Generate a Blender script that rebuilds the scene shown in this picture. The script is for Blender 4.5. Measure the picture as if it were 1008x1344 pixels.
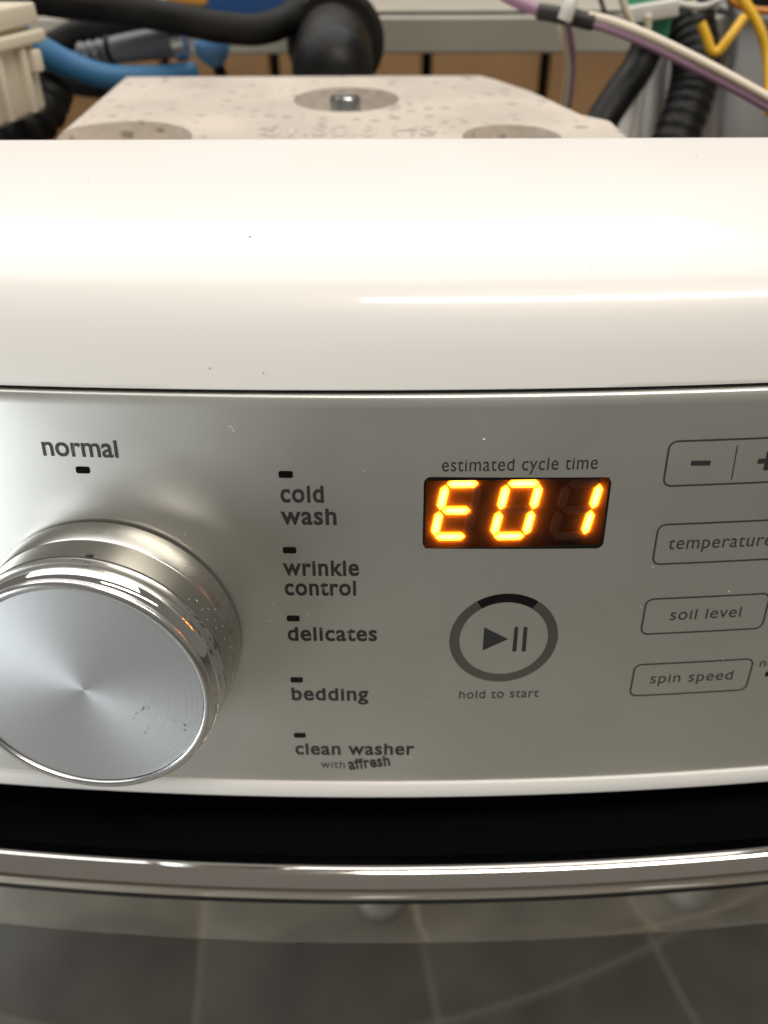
import bpy, bmesh, math, random
from math import sin, cos, pi, radians
from mathutils import Vector, Matrix

random.seed(7)
scene = bpy.context.scene
for o in list(bpy.data.objects):
    bpy.data.objects.remove(o)
COL = scene.collection

# ------------------------------------------------------------------ camera
cam_d = bpy.data.cameras.new("camera")
cam = bpy.data.objects.new("camera", cam_d)
COL.objects.link(cam)
cam.location = (0.0, -0.18, 1.06)
cam.rotation_euler = (Matrix.Rotation(radians(90 - 36), 3, 'X') @ Matrix.Rotation(radians(-0.2), 3, 'Z')).to_euler()
cam_d.sensor_fit = 'VERTICAL'
cam_d.sensor_height = 4.94
cam_d.lens = 4.94 * 1088.0 / 1344.0          # a phone's small wide lens
cam_d.clip_start = 0.005
cam_d.clip_end = 50
cam_d.dof.use_dof = True
cam_d.dof.focus_distance = 0.213
cam_d.dof.aperture_fstop = 1.35
scene.camera = cam

# ------------------------------------------------------------------ world and lamps
world = bpy.data.worlds.new("World")
scene.world = world
world.use_nodes = True
bg = world.node_tree.nodes["Background"]
bg.inputs[0].default_value = (1.0, 0.915, 0.80, 1)
bg.inputs[1].default_value = 0.165

def area(name, loc, target, sx, sy, power, col):
    d = bpy.data.lights.new(name, 'AREA')
    d.shape = 'RECTANGLE'
    d.size, d.size_y, d.energy, d.color = sx, sy, power, col
    o = bpy.data.objects.new(name, d)
    COL.objects.link(o)
    o.location = loc
    o.rotation_euler = (Vector(target) - Vector(loc)).to_track_quat('-Z', 'Y').to_euler()
    return o

area("window_light", (-1.60, -0.80, 0.53), (0, -0.25, 0.80), 1.6, 1.0, 31, (0.93, 0.98, 1.0))
area("ceiling_tube_light", (0.66, -0.74, 2.35), (0.66, -0.74, 0), 1.42, 0.20, 20, (1.0, 0.92, 0.80))
area("ceiling_panel_light", (-0.45, 0.78, 2.4), (-0.45, 0.78, 0), 2.6, 1.9, 40, (1.0, 0.965, 0.935))

scene.view_settings.view_transform = 'Standard'
scene.view_settings.look = 'None'
scene.view_settings.exposure = 0.0
scene.view_settings.gamma = 1.0
scene.cycles.max_bounces = 10
scene.cycles.use_denoising = True

# ------------------------------------------------------------------ helpers
def mat(name, col, rough=0.5, metal=0.0, spec=0.5, noise=0.0, nscale=40.0, bump=0.0, bscale=200.0, coat=0.0, rvar=0.0):
    m = bpy.data.materials.new(name)
    m.use_nodes = True
    nt = m.node_tree
    b = nt.nodes["Principled BSDF"]
    b.inputs["Base Color"].default_value = (*col, 1)
    b.inputs["Roughness"].default_value = rough
    b.inputs["Metallic"].default_value = metal
    b.inputs["Specular IOR Level"].default_value = spec
    b.inputs["Coat Weight"].default_value = coat
    b.inputs["Coat Roughness"].default_value = 0.05
    tc = nt.nodes.new("ShaderNodeTexCoord")
    if noise > 0:
        n = nt.nodes.new("ShaderNodeTexNoise")
        n.inputs["Scale"].default_value = nscale
        n.inputs["Detail"].default_value = 5
        nt.links.new(tc.outputs["Object"], n.inputs["Vector"])
        r = nt.nodes.new("ShaderNodeMapRange")
        r.inputs[1].default_value, r.inputs[2].default_value = 0.3, 0.7
        r.inputs[3].default_value, r.inputs[4].default_value = 1 - noise, 1 + noise
        nt.links.new(n.outputs[0], r.inputs[0])
        mx = nt.nodes.new("ShaderNodeMix")
        mx.data_type = 'RGBA'
        mx.blend_type = 'MULTIPLY'
        mx.inputs[0].default_value = 1
        mx.inputs[6].default_value = (*col, 1)
        nt.links.new(r.outputs[0], mx.inputs[7])
        nt.links.new(mx.outputs[2], b.inputs["Base Color"])
    if rvar > 0:
        n = nt.nodes.new("ShaderNodeTexNoise")
        n.inputs["Scale"].default_value = nscale
        n.inputs["Detail"].default_value = 6
        nt.links.new(tc.outputs["Object"], n.inputs["Vector"])
        r = nt.nodes.new("ShaderNodeMapRange")
        r.inputs[1].default_value, r.inputs[2].default_value = 0.3, 0.7
        r.inputs[3].default_value, r.inputs[4].default_value = max(0.0, rough - rvar), rough + rvar
        nt.links.new(n.outputs[0], r.inputs[0])
        nt.links.new(r.outputs[0], b.inputs["Roughness"])
    if bump > 0:
        n = nt.nodes.new("ShaderNodeTexNoise")
        n.inputs["Scale"].default_value = bscale
        n.inputs["Detail"].default_value = 4
        nt.links.new(tc.outputs["Object"], n.inputs["Vector"])
        bp = nt.nodes.new("ShaderNodeBump")
        bp.inputs["Strength"].default_value = bump
        bp.inputs["Distance"].default_value = 0.001
        nt.links.new(n.outputs[0], bp.inputs["Height"])
        nt.links.new(bp.outputs[0], b.inputs["Normal"])
    return m

def add_specks(m, col, scale, size, amount_scale, cover, stretch=(1, 1, 1)):
    """sparse irregular flecks over the base colour (dust, pits)"""
    nt = m.node_tree
    b = nt.nodes["Principled BSDF"]
    tc = nt.nodes.new("ShaderNodeTexCoord")
    mp = nt.nodes.new("ShaderNodeMapping")
    mp.inputs["Scale"].default_value = stretch
    nt.links.new(tc.outputs["Object"], mp.inputs["Vector"])
    nz = nt.nodes.new("ShaderNodeTexNoise")
    nz.inputs["Scale"].default_value = scale * 1.7
    nt.links.new(mp.outputs[0], nz.inputs["Vector"])
    dv = nt.nodes.new("ShaderNodeVectorMath"); dv.operation = 'SCALE'
    dv.inputs[3].default_value = 0.6 / scale
    nt.links.new(nz.outputs[1], dv.inputs[0])
    ad = nt.nodes.new("ShaderNodeVectorMath"); ad.operation = 'ADD'
    nt.links.new(mp.outputs[0], ad.inputs[0]); nt.links.new(dv.outputs[0], ad.inputs[1])
    v = nt.nodes.new("ShaderNodeTexVoronoi")
    v.inputs["Scale"].default_value = scale
    nt.links.new(ad.outputs[0], v.inputs["Vector"])
    sep = nt.nodes.new("ShaderNodeSeparateColor")
    nt.links.new(v.outputs["Color"], sep.inputs[0])
    # per-cell threshold on size, most cells carry no fleck
    mr = nt.nodes.new("ShaderNodeMapRange")
    mr.inputs[1].default_value, mr.inputs[2].default_value = 1 - cover, 1.0
    mr.inputs[3].default_value, mr.inputs[4].default_value = 0.0, size
    nt.links.new(sep.outputs[0], mr.inputs[0])
    lt = nt.nodes.new("ShaderNodeMath"); lt.operation = 'SUBTRACT'
    nt.links.new(mr.outputs[0], lt.inputs[0]); nt.links.new(v.outputs["Distance"], lt.inputs[1])
    ss = nt.nodes.new("ShaderNodeMapRange")
    ss.inputs[1].default_value, ss.inputs[2].default_value = 0.0, size * 0.35
    ss.inputs[3].default_value, ss.inputs[4].default_value = 0.0, amount_scale
    nt.links.new(lt.outputs[0], ss.inputs[0])
    mx = nt.nodes.new("ShaderNodeMix"); mx.data_type = 'RGBA'
    src = b.inputs["Base Color"].links[0].from_socket if b.inputs["Base Color"].links else None
    if src: nt.links.new(src, mx.inputs[6])
    else: mx.inputs[6].default_value = b.inputs["Base Color"].default_value
    mx.inputs[7].default_value = (*col, 1)
    nt.links.new(ss.outputs[0], mx.inputs[0])
    nt.links.new(mx.outputs[2], b.inputs["Base Color"])
    return ss

def link(name, me, m, parent=None, smooth=True):
    o = bpy.data.objects.new(name, me)
    COL.objects.link(o)
    if m is not None and not me.materials:
        me.materials.append(m)
    if smooth:
        me.polygons.foreach_set("use_smooth", [True] * len(me.polygons))
    if parent is not None:
        o.parent = parent
        if parent.parent is None:
            o.location = -parent.location
    return o

def pymesh(name, vs, fs):
    me = bpy.data.meshes.new(name)
    me.from_pydata([tuple(v) for v in vs], [], fs)
    me.validate()
    bm = bmesh.new(); bm.from_mesh(me)
    bmesh.ops.recalc_face_normals(bm, faces=bm.faces)
    bm.to_mesh(me); bm.free()
    return me

def sharp(me, ang=35):
    bm = bmesh.new(); bm.from_mesh(me)
    for e in bm.edges:
        if len(e.link_faces) == 2 and e.calc_face_angle(0) > radians(ang):
            e.smooth = False
    bm.to_mesh(me); bm.free()
    return me

def bevel(me, w, seg=3, ang=30):
    bm = bmesh.new(); bm.from_mesh(me)
    es = [e for e in bm.edges if len(e.link_faces) == 2 and e.calc_face_angle(0) > radians(ang)]
    bmesh.ops.bevel(bm, geom=es, offset=w, segments=seg, affect='EDGES', profile=0.5, clamp_overlap=True)
    bm.to_mesh(me); bm.free()
    return me

def box_me(name, c, s, rot=None, bv=0.0):
    x, y, z = s[0] / 2, s[1] / 2, s[2] / 2
    vs = [Vector((a, b, d)) for a in (-x, x) for b in (-y, y) for d in (-z, z)]
    if rot is not None: vs = [rot @ v for v in vs]
    vs = [v + Vector(c) for v in vs]
    me = pymesh(name, vs, [(0, 1, 3, 2), (4, 6, 7, 5), (0, 4, 5, 1), (2, 3, 7, 6), (0, 2, 6, 4), (1, 5, 7, 3)])
    if bv: bevel(me, bv)
    return me

def prism_me(name, pts, z0, z1, bv=0.0, seg=3):
    n = len(pts)
    vs = [(p[0], p[1], z0 if len(p) < 3 else p[2] + z0) for p in pts] + [(p[0], p[1], z1 if len(p) < 3 else p[2] + z1) for p in pts]
    fs = [tuple(range(n)), tuple(range(2 * n - 1, n - 1, -1))] + [(i, (i + 1) % n, n + (i + 1) % n, n + i) for i in range(n)]
    me = pymesh(name, vs, fs)
    if bv: bevel(me, bv, seg)
    return me

def catmull(pts, n=10):
    P = [Vector(p) for p in pts]
    P = [P[0] * 2 - P[1]] + P + [P[-1] * 2 - P[-2]]
    out = []
    for i in range(1, len(P) - 2):
        for k in range(n):
            t = k / n
            a, b, c, d = P[i - 1], P[i], P[i + 1], P[i + 2]
            out.append(0.5 * ((2 * b) + (c - a) * t + (2 * a - 5 * b + 4 * c - d) * t * t + (3 * b - a - 3 * c + d) * t ** 3))
    out.append(P[-2])
    return out

def tube_me(name, pts, r, seg=14, n=10, spline=True, radf=None, flat=1.0):
    path = catmull(pts, n) if spline else [Vector(p) for p in pts]
    vs, fs = [], []
    up = Vector((0.13, 0.2, 1)).normalized()
    T0 = (path[1] - path[0]).normalized()
    nrm = (up - T0 * up.dot(T0)).normalized()
    N = len(path)
    for i, p in enumerate(path):
        T = (path[min(i + 1, N - 1)] - path[max(i - 1, 0)]).normalized()
        nrm = (nrm - T * nrm.dot(T)).normalized()
        bn = T.cross(nrm)
        rr = r(i / (N - 1)) if callable(r) else r
        if radf: rr *= radf(i)
        for k in range(seg):
            a = 2 * pi * k / seg
            vs.append(p + nrm * (rr * cos(a) * flat) + bn * (rr * sin(a)))
    for i in range(N - 1):
        for k in range(seg):
            a, b = i * seg + k, i * seg + (k + 1) % seg
            fs.append((a, b, b + seg, a + seg))
    fs.append(tuple(range(seg)))
    fs.append(tuple(range((N - 1) * seg + seg - 1, (N - 1) * seg - 1, -1)))
    return sharp(pymesh(name, vs, fs), 60)

def lathe_me(name, prof, seg=96, M=None, close=False):
    """prof: (r, h) in metres, turned about local Z then placed by matrix M"""
    vs, fs, rows = [], [], []
    for r, h in prof:
        if r < 1e-7:
            rows.append([len(vs)]); vs.append(Vector((0, 0, h)))
        else:
            rows.append(list(range(len(vs), len(vs) + seg)))
            vs += [Vector((r * cos(2 * pi * k / seg), r * sin(2 * pi * k / seg), h)) for k in range(seg)]
    for a, b in zip(rows, rows[1:]):
        for k in range(seg):
            k2 = (k + 1) % seg
            if len(a) == 1 and len(b) == 1: continue
            if len(a) == 1: fs.append((a[0], b[k], b[k2]))
            elif len(b) == 1: fs.append((a[k], a[k2], b[0]))
            else: fs.append((a[k], a[k2], b[k2], b[k]))
    if M is not None: vs = [M @ v for v in vs]
    return sharp(pymesh(name, vs, fs), 40)

def thing(name, label, cat, loc=(0, 0, 0), group=None):
    o = bpy.data.objects.new(name, None)
    o.empty_display_size = 0.02
    COL.objects.link(o)
    o.location = loc
    o["label"], o["category"] = label, cat
    if group: o["group"] = group
    return o

def tag(o, label, cat=None, group=None, kind=None):
    o["label"] = label
    if cat: o["category"] = cat
    if group: o["group"] = group
    if kind: o["kind"] = kind
    return o

# ------------------------------------------------------------------ materials
M = {}
M['white'] = mat('white_enamel', (0.81, 0.787, 0.755), 0.34, 0, 0.5, coat=0.35, rvar=0.05, nscale=18)
add_specks(M['white'], (0.05, 0.045, 0.04), 26, 0.035, 0.9, 0.10)
M['silver'] = mat('satin_silver_panel', (0.68, 0.68, 0.645), 0.35, 0.85, 0.5, noise=0.02, nscale=35, bump=0.012, bscale=4000, rvar=0.025)
add_specks(M['silver'], (0.85, 0.83, 0.78), 160, 0.09, 0.8, 0.035)
M['print'] = mat('dark_grey_ink', (0.022, 0.023, 0.023), 0.5)
M['print_thin'] = mat('grey_ink', (0.035, 0.034, 0.031), 0.5)
M['black_gloss'] = mat('black_gloss_plastic', (0.006, 0.0065, 0.007), 0.22, 0, 0.35)
M['lens'] = mat('dark_indicator_lens', (0.004, 0.004, 0.004), 0.15, 0, 0.4)
M['chrome'] = mat('polished_chrome', (0.80, 0.80, 0.80), 0.05, 1.0, rvar=0.02, nscale=60)
M['knobside'] = mat('satin_nickel_knob_side', (0.56, 0.55, 0.52), 0.25, 1.0, rvar=0.05, nscale=120)
M['rimchrome'] = mat('worn_door_chrome', (0.84, 0.81, 0.77), 0.07, 1.0, rvar=0.03, nscale=20)
M['knobcollar'] = mat('polished_nickel_collar', (0.56, 0.55, 0.52), 0.09, 1.0)
M['lipchrome'] = mat('satin_chrome_lip', (0.78, 0.79, 0.80), 0.22, 1.0)
M['ringsilver'] = mat('mirror_silver_ring', (0.36, 0.365, 0.355), 0.16, 1.0)
M['band'] = mat('polished_grey_door_band', (0.42, 0.41, 0.385), 0.06, 1.0, rvar=0.03, nscale=25)
M['glass'] = mat('dark_door_glass', (0.006, 0.006, 0.0055), 0.05, 0, 0.5)
M['glass'].node_tree.nodes['Principled BSDF'].inputs['IOR'].default_value = 2.3
M['concrete'] = mat('pale_concrete', (0.53, 0.475, 0.415), 0.85, 0, 0.25, noise=0.12, nscale=30, bump=0.9, bscale=260)
add_specks(M['concrete'], (0.16, 0.125, 0.10), 230, 0.46, 0.65, 0.6, (0.6, 1.0, 1))
M['rubber'] = mat('black_rubber', (0.008, 0.008, 0.008), 0.46, 0, 0.25, noise=0.5, nscale=60, bump=0.25, bscale=250, rvar=0.12)
M['rubberdull'] = mat('dull_black_rubber', (0.011, 0.0105, 0.0095), 0.6, 0, 0.2, noise=0.5, nscale=50, rvar=0.12, bump=0.2, bscale=200)
M['blue'] = mat('blue_hose', (0.035, 0.16, 0.34), 0.45, 0, 0.5, noise=0.08, nscale=40)
M['bluecap'] = mat('light_blue_plastic', (0.16, 0.40, 0.76), 0.35)
M['bluebox'] = mat('deep_blue_plastic', (0.03, 0.10, 0.30), 0.4)
M['greyconn'] = mat('grey_plastic', (0.16, 0.165, 0.18), 0.35)
M['clamp'] = mat('zinc_clamp', (0.55, 0.58, 0.60), 0.25, 1.0)
M['ivory'] = mat('ivory_plastic', (0.72, 0.66, 0.53), 0.45, 0, 0.4)
M['steel'] = mat('galvanised_steel', (0.40, 0.38, 0.32), 0.5, 0.15, 0.5, noise=0.06, nscale=30)
M['darksteel'] = mat('dark_grey_steel', (0.10, 0.10, 0.095), 0.5, 0.4)
M['greyplate'] = mat('grey_sheet_metal', (0.50, 0.51, 0.51), 0.45, 0.1, noise=0.08, nscale=15)
M['wood'] = mat('brown_wood', (0.34, 0.20, 0.095), 0.7, 0, 0.3, noise=0.18, nscale=12)
M['wirewhite'] = mat('cream_wire', (0.80, 0.72, 0.58), 0.4)
M['wirepurple'] = mat('mauve_wire', (0.34, 0.20, 0.30), 0.4)
M['yellow'] = mat('yellow_wire', (0.80, 0.46, 0.02), 0.35)
M['orangewire'] = mat('orange_wire', (0.62, 0.22, 0.03), 0.4)
M['tape'] = mat('black_tape', (0.02, 0.02, 0.02), 0.5)
M['milk'] = mat('milky_white_plastic', (0.68, 0.67, 0.63), 0.4)
M['green'] = mat('green_connector', (0.05, 0.33, 0.19), 0.4)
M['tile'] = mat('grey_stone_tile', (0.20, 0.188, 0.162), 0.5, 0, 0.4, noise=0.32, nscale=7)
M['shoe'] = mat('white_shoe', (0.58, 0.57, 0.53), 0.6)
M['sole'] = mat('shoe_sole', (0.45, 0.44, 0.40), 0.7)
M['knobshadow'] = mat('shadow_black_knob_shaft', (0.01, 0.01, 0.01), 0.6)  # shaft coloured near-black to stand in for the shadow gap under the knob
M['backing'] = mat('display_backing', (0.030, 0.020, 0.016), 0.8)
M['unlit'] = mat('unlit_segment', (0.13, 0.085, 0.07), 0.6)
M['dust'] = mat('pale_lint', (0.80, 0.78, 0.72), 0.9)

# brushed disc: ring-shaped brushing, so highlights stretch along the radius and fan out from the centre
def brushed_disc(name, axis_m):
    m = bpy.data.materials.new(name); m.use_nodes = True
    nt = m.node_tree; b = nt.nodes["Principled BSDF"]
    b.inputs["Base Color"].default_value = (0.62, 0.64, 0.665, 1)
    b.inputs["Metallic"].default_value = 1
    b.inputs["Roughness"].default_value = 0.36
    b.inputs["Anisotropic"].default_value = 0.44
    tc = nt.nodes.new("ShaderNodeTexCoord")
    # position in the disc's own axes (object sits at its own origin, Z along the knob axis)
    sep = nt.nodes.new("ShaderNodeSeparateXYZ"); nt.links.new(tc.outputs["Object"], sep.inputs[0])
    cb = nt.nodes.new("ShaderNodeCombineXYZ")
    nt.links.new(sep.outputs[0], cb.inputs[0]); nt.links.new(sep.outputs[1], cb.inputs[1])
    vt = nt.nodes.new("ShaderNodeVectorTransform"); vt.vector_type = 'VECTOR'
    vt.convert_from, vt.convert_to = 'OBJECT', 'WORLD'
    nt.links.new(cb.outputs[0], vt.inputs[0])
    nn = nt.nodes.new("ShaderNodeVectorMath"); nn.operation = 'NORMALIZE'
    nt.links.new(vt.outputs[0], nn.inputs[0])
    nt.links.new(nn.outputs[0], b.inputs["Tangent"])
    # fine rings in the roughness
    ln = nt.nodes.new("ShaderNodeVectorMath"); ln.operation = 'LENGTH'
    nt.links.new(tc.outputs["Object"], ln.inputs[0])
    nz = nt.nodes.new("ShaderNodeTexNoise"); nz.noise_dimensions = '1D'
    nz.inputs["Scale"].default_value = 2500
    nt.links.new(ln.outputs["Value"], nz.inputs["W"])
    mr = nt.nodes.new("ShaderNodeMapRange"); mr.inputs[3].default_value, mr.inputs[4].default_value = 0.36, 0.48
    nt.links.new(nz.outputs[0], mr.inputs[0]); nt.links.new(mr.outputs[0], b.inputs["Roughness"])
    bp = nt.nodes.new("ShaderNodeBump"); bp.inputs["Strength"].default_value = 0.05; bp.inputs["Distance"].default_value = 0.0002
    nt.links.new(nz.outputs[0], bp.inputs["Height"]); nt.links.new(bp.outputs[0], b.inputs["Normal"])
    return m

def led_mat():
    m = bpy.data.materials.new('amber_led_segment'); m.use_nodes = True
    nt = m.node_tree; b = nt.nodes["Principled BSDF"]
    b.inputs["Base Color"].default_value = (0.3, 0.1, 0.02, 1)
    at = nt.nodes.new("ShaderNodeAttribute"); at.attribute_name = "glow"
    cr = nt.nodes.new("ShaderNodeValToRGB")
    cr.color_ramp.elements[0].position, cr.color_ramp.elements[0].color = 0.0, (1.0, 0.20, 0.0, 1)
    cr.color_ramp.elements[1].position, cr.color_ramp.elements[1].color = 1.0, (1.0, 0.46, 0.06, 1)
    nt.links.new(at.outputs["Fac"], cr.inputs[0])
    mr = nt.nodes.new("ShaderNodeMapRange"); mr.inputs[3].default_value, mr.inputs[4].default_value = 7.0, 20.0
    nt.links.new(at.outputs["Fac"], mr.inputs[0])
    nt.links.new(cr.outputs[0], b.inputs["Emission Color"])
    nt.links.new(mr.outputs[0], b.inputs["Emission Strength"])
    return m
M['led'] = led_mat()

def cover_mat():
    m = bpy.data.materials.new('smoked_display_cover'); m.use_nodes = True
    nt = m.node_tree; nt.nodes.remove(nt.nodes["Principled BSDF"])
    out = nt.nodes["Material Output"]
    tr = nt.nodes.new("ShaderNodeBsdfTransparent"); tr.inputs[0].default_value = (0.86, 0.82, 0.80, 1)
    gl = nt.nodes.new("ShaderNodeBsdfGlossy"); gl.inputs["Roughness"].default_value = 0.12
    fr = nt.nodes.new("ShaderNodeFresnel"); fr.inputs[0].default_value = 1.3
    mx = nt.nodes.new("ShaderNodeMixShader")
    tl = nt.nodes.new("ShaderNodeBsdfTranslucent"); tl.inputs[0].default_value = (1.0, 0.62, 0.40, 1)
    m2 = nt.nodes.new("ShaderNodeMixShader"); m2.inputs[0].default_value = 0.27      # the plastic scatters a little
    nt.links.new(tr.outputs[0], m2.inputs[1]); nt.links.new(tl.outputs[0], m2.inputs[2])
    nt.links.new(fr.outputs[0], mx.inputs[0]); nt.links.new(m2.outputs[0], mx.inputs[1]); nt.links.new(gl.outputs[0], mx.inputs[2])
    nt.links.new(mx.outputs[0], out.inputs[0])
    return m
M['cover'] = cover_mat()

# ------------------------------------------------------------------ floor with tiles
TS, TG, TR = 0.34, 0.011, radians(-9)
TOX, TOY = 0.30, -0.185
def floor_mat():
    m = mat('tiled_floor', (0.2, 0.19, 0.165), 0.6)
    nt = m.node_tree; b = nt.nodes["Principled BSDF"]
    tc = nt.nodes.new("ShaderNodeTexCoord"); mp = nt.nodes.new("ShaderNodeMapping")
    mp.vector_type = 'TEXTURE'
    c0 = Vector((TOX - TS / 2, TOY - TS / 2, 0)); c0.rotate(Matrix.Rotation(TR, 3, 'Z'))
    mp.inputs["Location"].default_value = c0; mp.inputs["Rotation"].default_value = (0, 0, TR); mp.inputs["Scale"].default_value = (TS, TS, TS)
    nt.links.new(tc.outputs["Object"], mp.inputs["Vector"])
    br = nt.nodes.new("ShaderNodeTexBrick"); br.offset = 0
    br.inputs["Scale"].default_value = 1.0; br.inputs["Brick Width"].default_value = 1.0; br.inputs["Row Height"].default_value = 1.0
    br.inputs["Mortar Size"].default_value = TG / TS / 2
    br.inputs["Color1"].default_value = (0.20, 0.188, 0.162, 1); br.inputs["Color2"].default_value = (0.18, 0.17, 0.145, 1)
    br.inputs["Mortar"].default_value = (0.44, 0.40, 0.32, 1)
    nt.links.new(mp.outputs[0], br.inputs["Vector"]); nt.links.new(br.outputs["Color"], b.inputs["Base Color"])
    return m
floor = link('floor', prism_me('floor', [(-5, -7), (5, -7), (5, 1.0), (-5, 1.0)], -0.03, -0.003), floor_mat(), smooth=False)
floor["kind"] = "structure"; floor["label"] = "grey stone tile floor with pale grout lines"
tile_me = box_me('tile', (0, 0, -0.003), (TS - TG, TS - TG, 0.008), None, 0.0015)
tile_me.materials.append(M['tile'])
for i in range(-5, 6):
    for j in range(-7, 3):
        x = TOX + i * TS
        y = TOY + j * TS
        X = x * cos(TR) - y * sin(TR); Y = x * sin(TR) + y * cos(TR)
        if abs(X) > 1.6 or Y < -2.2 or Y > 0.85: continue
        t = link('tile', tile_me, None, floor)
        t.location = (X, Y, random.uniform(-0.0006, 0.0006)); t.rotation_euler = (0, 0, TR + random.uniform(-0.004, 0.004))

# ------------------------------------------------------------------ washing machine
WL = Vector((0.0, 0.35, 0.0))
washer = thing('washing_machine', 'white front-loading washing machine with silver control panel, cabinet top removed', 'washing machine', WL)

Z0 = 0.96431
L0, L1, TL = radians(11), radians(5), 0.130
XC = 0.001
KT, KB = 0.38, 0.36
HW = 0.335

def prof(t):
    b = (L1 - L0) / TL
    return (cos(L0 + b * t) - cos(L0)) / b, Z0 - (sin(L0 + b * t) - sin(L0)) / b
def kbow(t): return KT + (KB - KT) * t / TL
def S0(x, t):
    y, z = prof(t)
    return Vector((x, y + kbow(t) * (x - XC) ** 2, z))
def NRM(x, t):
    e = 1e-4
    a = S0(x + e, t) - S0(x - e, t); b = S0(x, t + e) - S0(x, t - e)
    n = a.cross(b)
    n.normalize()
    return n if n.y < 0 else -n
def S(x, t, n=0.0):
    """a point on the control panel: x to the right, t down the panel, n proud of it (metres)"""
    return S0(x, t) + NRM(x, t) * n if n else S0(x, t)

mm = 0.001
def frange(a, b, n): return [a + (b - a) * i / n for i in range(n + 1)]

# white console above the panel: swept section, bowed in plan at the front, straight at the back
def console_angle(s):      # degrees from vertical along the section, s in metres
    k = [(0, 14), (0.008, 18), (0.016, 30), (0.026, 52), (0.036, 70), (0.050, 79), (0.080, 83), (0.16, 85)]
    for (a, u), (b, v) in zip(k, k[1:]):
        if s <= b:
            w = (s - a) / (b - a)
            return u + (v - u) * w
    return k[-1][1]
sec = []
y, z = 0.0006, Z0 + 0.0013
s, ds = 0.0, 0.001
CLEN = 0.1035
while s < CLEN:
    sec.append((y, z, s))
    a = radians(console_angle(s + ds / 2)); y += sin(a) * ds; z += cos(a) * ds; s += ds
sec.append((y, z, s))
BACK = (y, z)
# small rolled lip at the bottom and rolled back edge
lip = [(0.010, Z0 + 0.0030, 0), (0.0035, Z0 + 0.0014, 0), (0.0016, Z0 + 0.0008, 0), (0.0009, Z0 + 0.0009, 0)]
tail = [(BACK[0] + 0.0016, BACK[1] - 0.0004, CLEN), (BACK[0] + 0.0024, BACK[1] - 0.0018, CLEN), (BACK[0] + 0.0026, BACK[1] - 0.014, CLEN), (BACK[0] + 0.0008, BACK[1] - 0.0142, CLEN), (BACK[0] + 0.0004, BACK[1] - 0.003, CLEN)]
full = lip + sec + tail
xs = frange(-HW - 0.008, HW + 0.008, 80)
vs, fs = [], []
for (y, z, s) in full:
    w = max(0.0, 1 - s / 0.075)
    for x in xs:
        dz = 0.0
        edge = max(0.0, abs(x) - (HW - 0.012)) / 0.020
        vs.append((x, y + KT * w * (x - XC) ** 2, z - 0.012 * (1 - math.sqrt(max(0, 1 - edge ** 2)))))
nx = len(xs)
for i in range(len(full) - 1):
    for j in range(nx - 1):
        fs.append((i * nx + j, i * nx + j + 1, (i + 1) * nx + j + 1, (i + 1) * nx + j))
console = link('console_top', sharp(pymesh('console_top', vs, fs), 50), M['white'], washer)
tag(console, 'glossy white rounded console top above the control panel')
vs2, fs2 = [], []
for sx in (-1, 1):                       # end caps of the console
    b0 = len(vs2)
    for (y, z, s) in sec[::4] + [sec[-1]]:
        w = max(0.0, 1 - s / 0.075)
        vs2.append((sx * (HW + 0.007), y + KT * w * HW ** 2, z - 0.011)); 
    vs2.append((sx * (HW + 0.007), BACK[0], Z0)); 
    fs2.append(tuple(range(b0, len(vs2))))
link('console_end_cap', pymesh('console_end_cap', vs2[:len(vs2)//2], [fs2[0]]), M['white'], washer, smooth=False)
link('console_end_cap', pymesh('console_end_cap', vs2[len(vs2)//2:], [tuple(range(len(vs2)//2))]), M['white'], washer, smooth=False)

# dark seam backing between console and panel
vs, fs = [], []
for j, x in enumerate(frange(-HW, HW, 60)):
    vs += [S(x, 0.004, -0.004), S(x, 0.0, -0.004) + Vector((0, 0, 0.006))]
    if j: fs.append((2 * j - 2, 2 * j, 2 * j + 1, 2 * j - 1))
link('seam', pymesh('seam', vs, fs), M['black_gloss'], washer)

# silver control panel, with an opening for the display
PT = 0.1285
DX0, DX1, DT0, DT1 = 0.0102, 0.0585, 0.0221, 0.0429        # display outline
IN = 0.0006
xs = sorted(set(round(q, 6) for q in frange(-HW, DX0 + IN, 44) + frange(DX0 + IN, DX1 - IN, 10) + frange(DX1 - IN, HW, 40)))
ts = sorted(set(round(q, 6) for q in [0.0] + frange(0.0008, DT0 + IN, 8) + frange(DT0 + IN, DT1 - IN, 6) + frange(DT1 - IN, PT, 24)))
idx, vs, fs = {}, [], []
for i, t in enumerate(ts):
    for j, x in enumerate(xs):
        idx[i, j] = len(vs); vs.append(S(x, t, -0.0006 if i == 0 else 0))
for i in range(len(ts) - 1):
    for j in range(len(xs) - 1):
        if ts[i] >= DT0 + IN - 1e-9 and ts[i + 1] <= DT1 - IN + 1e-9 and xs[j] >= DX0 + IN - 1e-9 and xs[j + 1] <= DX1 - IN + 1e-9: continue
        fs.append((idx[i, j], idx[i, j + 1], idx[i + 1, j + 1], idx[i + 1, j]))
n0 = len(vs)
for j, x in enumerate(xs):               # top edge turned back
    vs.append(S(x, 0.0, -0.004)); 
    if j: fs.append((n0 + j - 1, n0 + j, idx[0, j], idx[0, j - 1]))
panel = link('control_panel', pymesh('control_panel', vs, fs), M['silver'], washer)
tag(panel, 'satin silver control panel with dark printed cycle names')

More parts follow.
